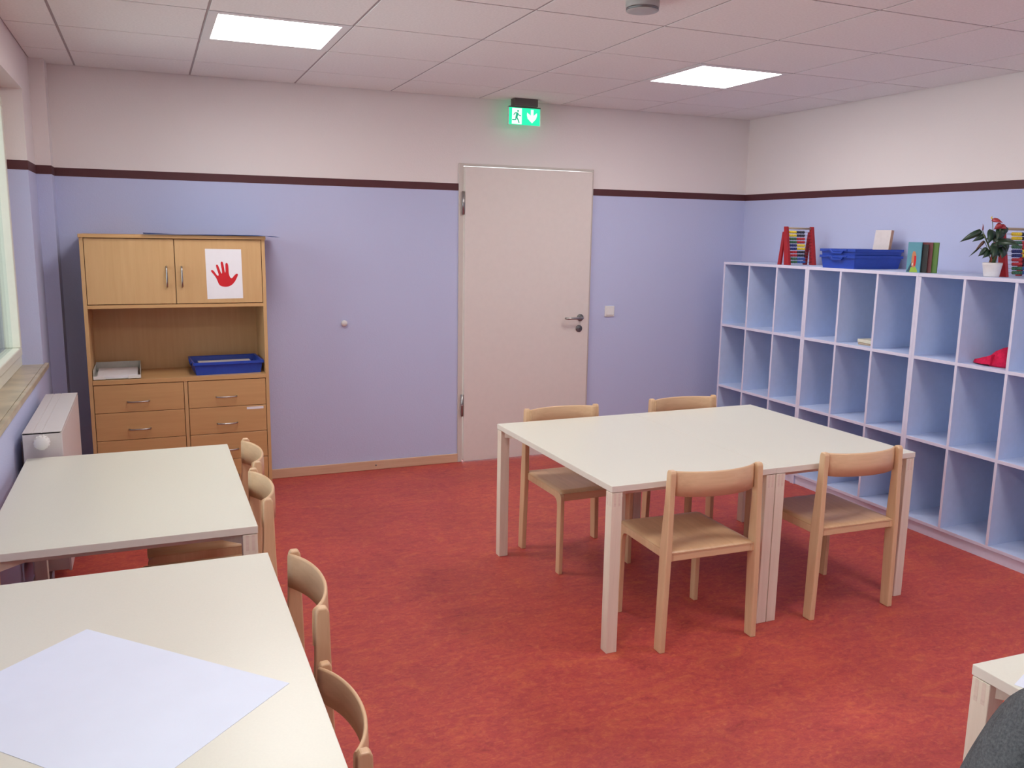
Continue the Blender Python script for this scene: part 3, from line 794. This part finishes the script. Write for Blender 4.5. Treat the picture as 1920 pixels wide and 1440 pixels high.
# ------------------------------------------------------------------ potted anthurium
PXc, PYc = 4.085, 3.232
pp = thing('potted_plant', 'anthurium with dark leaves and red bracts in a small white pot', 'potted plant', (PXc, PYc, ST))
bm = bmesh.new(); add_lathe(bm, [(.036, 0), (.038, .008), (.0460, .060), (.0475, .062), (.0475, .074), (.0445, .074), (.043, .066)], 32); obj('pot', bm, M['pot'], pp)
bm = bmesh.new(); add_lathe(bm, [(.040, .058), (.0425, .066), (.025, .070), (.001, .071)], 20); obj('soil', bm, M['soil'], pp)
def cam_pt(X, Y, xw):                 # pixel in the plant crop -> world point on the plane x = xw
    u = 1760+X/10.29; v = 390+Y/10.29
    d = fw+rt2*((u-960)/F_PX)-up2*((v-720)/F_PX); s = xw/d.x
    return Vector((xw, d.y*s, CAM_H+d.z*s))
org = Vector((PXc, PYc, ST))
def leaf(name, b_, tip, wd, xb, xt, mat, roll=0, root=None, fold=.25, droop=.0):
    b3 = cam_pt(*b_, xb)-org; t3 = cam_pt(*tip, xt)-org
    ax = (t3-b3); L = ax.length; ax.normalize()
    view = (fw).normalized(); side = ax.cross(view).normalized()
    side = (Matrix.Rotation(roll, 3, ax) @ side); nrm = ax.cross(side).normalized()
    bm = bmesh.new(); n = 10; prev = None
    shape = [0.0, .72, .96, 1.0, .95, .84, .68, .50, .30, .12, 0.0]
    rows = []
    for k in range(n+1):
        s = k/n; c = b3+ax*(L*s)+nrm*(L*.10*math.sin(math.pi*s)); w2 = wd/2*shape[k]
        back = -ax*(L*.10*(1-s)**3) if 0 < k < 3 else Vector((0, 0, 0))
        rows.append([bm.verts.new(c+side*w2+back-nrm*w2*fold), bm.verts.new(c), bm.verts.new(c-side*w2+back-nrm*w2*fold)])
    for a, b in zip(rows, rows[1:]):
        for q in (0, 1):
            try: bm.faces.new([a[q], a[q+1], b[q+1], b[q]])
            except ValueError: pass
    bmesh.ops.remove_doubles(bm, verts=bm.verts, dist=1e-6)
    bmesh.ops.solidify(bm, geom=bm.faces[:], thickness=.0008)
    lf = obj(name, bm, mat, pp, True)
    bm = bmesh.new(); r0 = Vector((random.uniform(-.018, .018), random.uniform(-.018, .018), .066)) if root is None else Vector(root)
    mid = (r0+b3)/2+Vector((0, 0, .012)); add_tube(bm, [r0, r0.lerp(mid, .6)+Vector((0, 0, .006)), mid.lerp(b3, .3), b3], .0017, 6)
    obj('stem', bm, M['stem'], lf)
    return lf
LS = [((830, 440), (395, 665), .034, 4.03, 3.99, 'leaf', .35), ((890, 520), (640, 655), .028, 4.05, 4.02, 'leaf', .3),
      ((885, 635), (690, 835), .016, 4.04, 4.01, 'leafr', .2), ((790, 760), (570, 950), .009, 4.03, 4.0, 'leaf', .2),
      ((945, 780), (752, 938), .033, 4.02, 3.99, 'leaf', .1), ((1040, 420), (950, 705), .046, 4.05, 4.01, 'leaf', 0),
      ((1230, 400), (1110, 640), .056, 4.09, 4.04, 'leaf', 0), ((1130, 640), (1590, 745), .052, 4.06, 4.02, 'leaf', .2),
      ((1130, 690), (1030, 985), .058, 4.05, 3.99, 'leaf', 0), ((1000, 830), (835, 975), .030, 4.03, 3.985, 'leaf', .1),
      ((1240, 760), (1220, 985), .052, 4.07, 4.03, 'leaf', 0), ((1180, 480), (890, 620), .032, 4.10, 4.08, 'leaf', .3),
      ((1140, 560), (1330, 800), .050, 4.08, 4.06, 'leaf', .1), ((1300, 360), (1210, 560), .036, 4.10, 4.08, 'leaf', 0),
      ((1060, 700), (1180, 960), .050, 4.06, 4.05, 'leaf', .2), ((1200, 690), (960, 900), .044, 4.05, 4.02, 'leaf', -.2), ((1060, 560), (1180, 760), .044, 4.08, 4.05, 'leaf', 0), ((1250, 600), (1290, 930), .050, 4.10, 4.07, 'leaf', .1)]
for a, b, wd, xb, xt, mt, rl in LS: leaf('leaf', a, b, wd, xb, xt, M[mt], rl)
for a, b, wd, xb, xt in [((1035, 215), (1245, 290), .026, 4.05, 4.05), ((1215, 310), (1055, 420), .030, 4.06, 4.04), ((1200, 330), (1320, 410), .026, 4.07, 4.08), ((850, 435), (852, 300), .008, 4.04, 4.04)]:
    q = leaf('bract', a, b, wd, xb, xt, M['spathe'], .2)
    q['label'] = 'red bract'
bm = bmesh.new(); p_ = cam_pt(1035, 210, 4.05)-org; add_tube(bm, [p_, p_+Vector((0, .006, .006)), p_+Vector((0, .002, .013))], [.003, .0035, .0015], 8); obj('spadix', bm, M['yellow'], pp)

# ------------------------------------------------------------------ person in grey knit at the lower right table
def skin_body(name, verts, edges, radii, mat, parent, levels=2, root=0):
    me = bpy.data.meshes.new(name); me.from_pydata(verts, edges, []); me.materials.append(mat)
    o = bpy.data.objects.new(name, me); C.objects.link(o); o.parent = parent
    sk = o.modifiers.new('skin', 'SKIN'); sk.use_smooth_shade = True
    for v, r_ in zip(me.skin_vertices[0].data, radii):
        v.radius = r_ if isinstance(r_, tuple) else (r_, r_)
    me.skin_vertices[0].data[root].use_root = True
    sb = o.modifiers.new('sub', 'SUBSURF'); sb.levels = levels; sb.render_levels = levels
    return o
# local frame: seated, facing +x; origin under the hips. left side = +y
PR = thing('person', 'person in a dark grey knitted pullover at the lower right corner table', 'person', (1.165, .652, 0), R(0))
V = [(0, 0, .555), (.01, 0, .68), (.04, 0, .81), (.08, 0, .93), (.10, 0, .985),            # 0-4 torso
     (.09, .10, .945), (.105, .170, .925), (.040, .197, .800), (-.025, .197, .700), (.07, .175, .655), (.175, .135, .628),   # 5-10 left arm
     (.09, -.10, .945), (.105, -.170, .925), (.040, -.197, .800), (-.025, -.197, .700), (.07, -.175, .655), (.175, -.135, .628)] # 11-16 right arm
E = [(0, 1), (1, 2), (2, 3), (3, 4), (3, 5), (5, 6), (6, 7), (7, 8), (8, 9), (9, 10), (3, 11), (11, 12), (12, 13), (13, 14), (14, 15), (15, 16)]
RAD = [(.15, .12), (.150, .120), (.155, .120), (.11, .10), (.055, .055), (.075, .075), (.068, .068), (.056, .056), (.048, .048), (.042, .042), (.034, .034),
       (.075, .075), (.068, .068), (.056, .056), (.048, .048), (.042, .042), (.034, .034)]
skin_body('pullover', V, E, RAD, M['knit'], PR)
Vl = [(0, 0, .535), (.02, .09, .52), (.22, .11, .515), (.40, .12, .49), (.42, .12, .28), (.40, .12, .09), (.02, -.09, .52), (.22, -.11, .515), (.40, -.12, .49), (.42, -.12, .28), (.40, -.12, .09)]
El = [(0, 1), (1, 2), (2, 3), (3, 4), (4, 5), (0, 6), (6, 7), (7, 8), (8, 9), (9, 10)]
Rl = [(.12, .09), (.09, .082), .076, .062, .055, .045, (.09, .082), .076, .062, .055, .045]
skin_body('trousers', Vl, El, Rl, M['trouser'], PR)
for s in (-1, 1):
    bm = bmesh.new(); add_prism(bm, [(.345, 0), (.345, .07), (.37, .10), (.43, .10), (.47, .065), (.56, .045), (.59, .02), (.585, 0)], -.042, .042, 'xz', .014, 3)
    for v in bm.verts: v.co.y += s*.12
    obj('shoe', bm, M['shoe'], PR, True)
# head and neck as one surface
bm = bmesh.new(); n = 24; hx, hz = .160, 1.165
prof = [(.052, -.185, -.045), (.050, -.140, -.030), (.052, -.112, -.010), (.062, -.098, .004), (.074, -.080, .006), (.083, -.050, .004), (.088, -.010, 0), (.089, .030, -.002), (.084, .065, -.004), (.068, .095, -.006), (.040, .114, -.008), (.001, .120, -.008)]
rings = []
for r_, dz, dx in prof:
    row = []
    for k in range(n):
        a = 2*math.pi*k/n; x = math.cos(a)*r_*1.12; y = math.sin(a)*r_*.88
        front = max(0, math.cos(a))
        if -.105 < dz < -.06: x += .012*front**3                 # chin
        if -.06 < dz < -.03: x += .006*front**6
        if -.02 < dz < .0: x += 0
        row.append(bm.verts.new((hx+dx+x, y, hz+dz)))
    rings.append(row)
for a, b in zip(rings, rings[1:]):
    for k in range(n): bm.faces.new([a[k], a[(k+1) % n], b[(k+1) % n], b[k]])
bm.faces.new(rings[0][::-1]); bm.faces.new(rings[-1])
hd = obj('head', bm, M['skin'], PR, True)
bm = bmesh.new(); add_prism(bm, [(hx+.090, hz+.005), (hx+.120, hz-.032), (hx+.118, hz-.040), (hx+.090, hz-.042)], -.012, .012, 'xz', .005, 3); obj('nose', bm, M['skin'], hd, True)
for s in (-1, 1):
    bm = bmesh.new(); bmesh.ops.create_uvsphere(bm, u_segments=12, v_segments=8, radius=.0115); bmesh.ops.translate(bm, verts=bm.verts, vec=(hx+.0845, s*.031, hz)); obj('eye', bm, M['eye'], hd, True)
    bm = bmesh.new(); bmesh.ops.create_uvsphere(bm, u_segments=10, v_segments=6, radius=.006); bmesh.ops.translate(bm, verts=bm.verts, vec=(hx+.0915, s*.031, hz)); obj('iris', bm, M['iris'], hd, True)
    bm = bmesh.new(); bmesh.ops.create_uvsphere(bm, u_segments=12, v_segments=8, radius=1); bmesh.ops.scale(bm, verts=bm.verts, vec=(.018, .008, .030)); bmesh.ops.translate(bm, verts=bm.verts, vec=(hx-.004, s*.080, hz-.015)); obj('ear', bm, M['skin'], hd, True)
bm = bmesh.new(); bmesh.ops.create_uvsphere(bm, u_segments=12, v_segments=8, radius=1); bmesh.ops.scale(bm, verts=bm.verts, vec=(.010, .024, .007)); bmesh.ops.translate(bm, verts=bm.verts, vec=(hx+.098, 0, hz-.062)); obj('mouth', bm, M['lip'], hd, True)
bm = bmesh.new(); rings = []
for r_, dz, dx in [(.080, -.10, -.030), (.092, -.060, -.026), (.100, -.010, -.022), (.103, .035, -.016), (.100, .072, -.012), (.082, .105, -.012), (.048, .128, -.010), (.001, .134, -.010)]:
    row = []
    for k in range(n):
        a = 2*math.pi*k/n; cut = 1 if dz > .05 else (.72 if math.cos(a) > .35 else 1)
        row.append(bm.verts.new((hx+dx+math.cos(a)*r_*1.10*cut+.002*math.sin(9*a), math.sin(a)*r_*.93*(.95 if cut < 1 else 1), hz+dz)))
    rings.append(row)
for a, b in zip(rings, rings[1:]):
    for k in range(n): bm.faces.new([a[k], a[(k+1) % n], b[(k+1) % n], b[k]])
bm.faces.new(rings[0][::-1]); bm.faces.new(rings[-1])
obj('hair', bm, M['hair'], PR, True)
# hands resting on the table
for s in (-1, 1):
    ys = s*.125; z = .622; X0 = -.330
    Vh = [(.490, ys, z), (.525, ys-s*.012, z), (.565, ys-s*.022, z-.002)]; Eh = [(0, 1), (1, 2)]; Rh = [(.024, .019), (.034, .014), (.036, .012)]
    hnd = None
    lens = [.058, .068, .064, .052]
    for q in range(4):
        off = (q-1.5)*.0185; b0 = len(Vh); fx, fy = .575, ys-s*.024+off
        Vh += [(fx, fy, z-.002), (fx+lens[q]*.45, fy-s*.008, z+.001), (fx+lens[q]*.8, fy-s*.014, z-.006), (fx+lens[q], fy-s*.017, z-.013)]
        Eh += [(2, b0), (b0, b0+1), (b0+1, b0+2), (b0+2, b0+3)]; Rh += [.0098, .0088, .0082, .0070]
    b0 = len(Vh); Vh += [(.528, ys-s*.045, z-.002), (.552, ys-s*.064, z-.004), (.572, ys-s*.070, z-.010)]; Eh += [(1, b0), (b0, b0+1), (b0+1, b0+2)]; Rh += [.0125, .0105, .0085]
    Vh = [(x+X0, y, zz) for x, y, zz in Vh]
    skin_body('hand', Vh, Eh, Rh, M['skin'], PR, 2)
dup(c1, (1.200, .635, 0), R(-90), 'beech chair under the person at the lower right', CH)
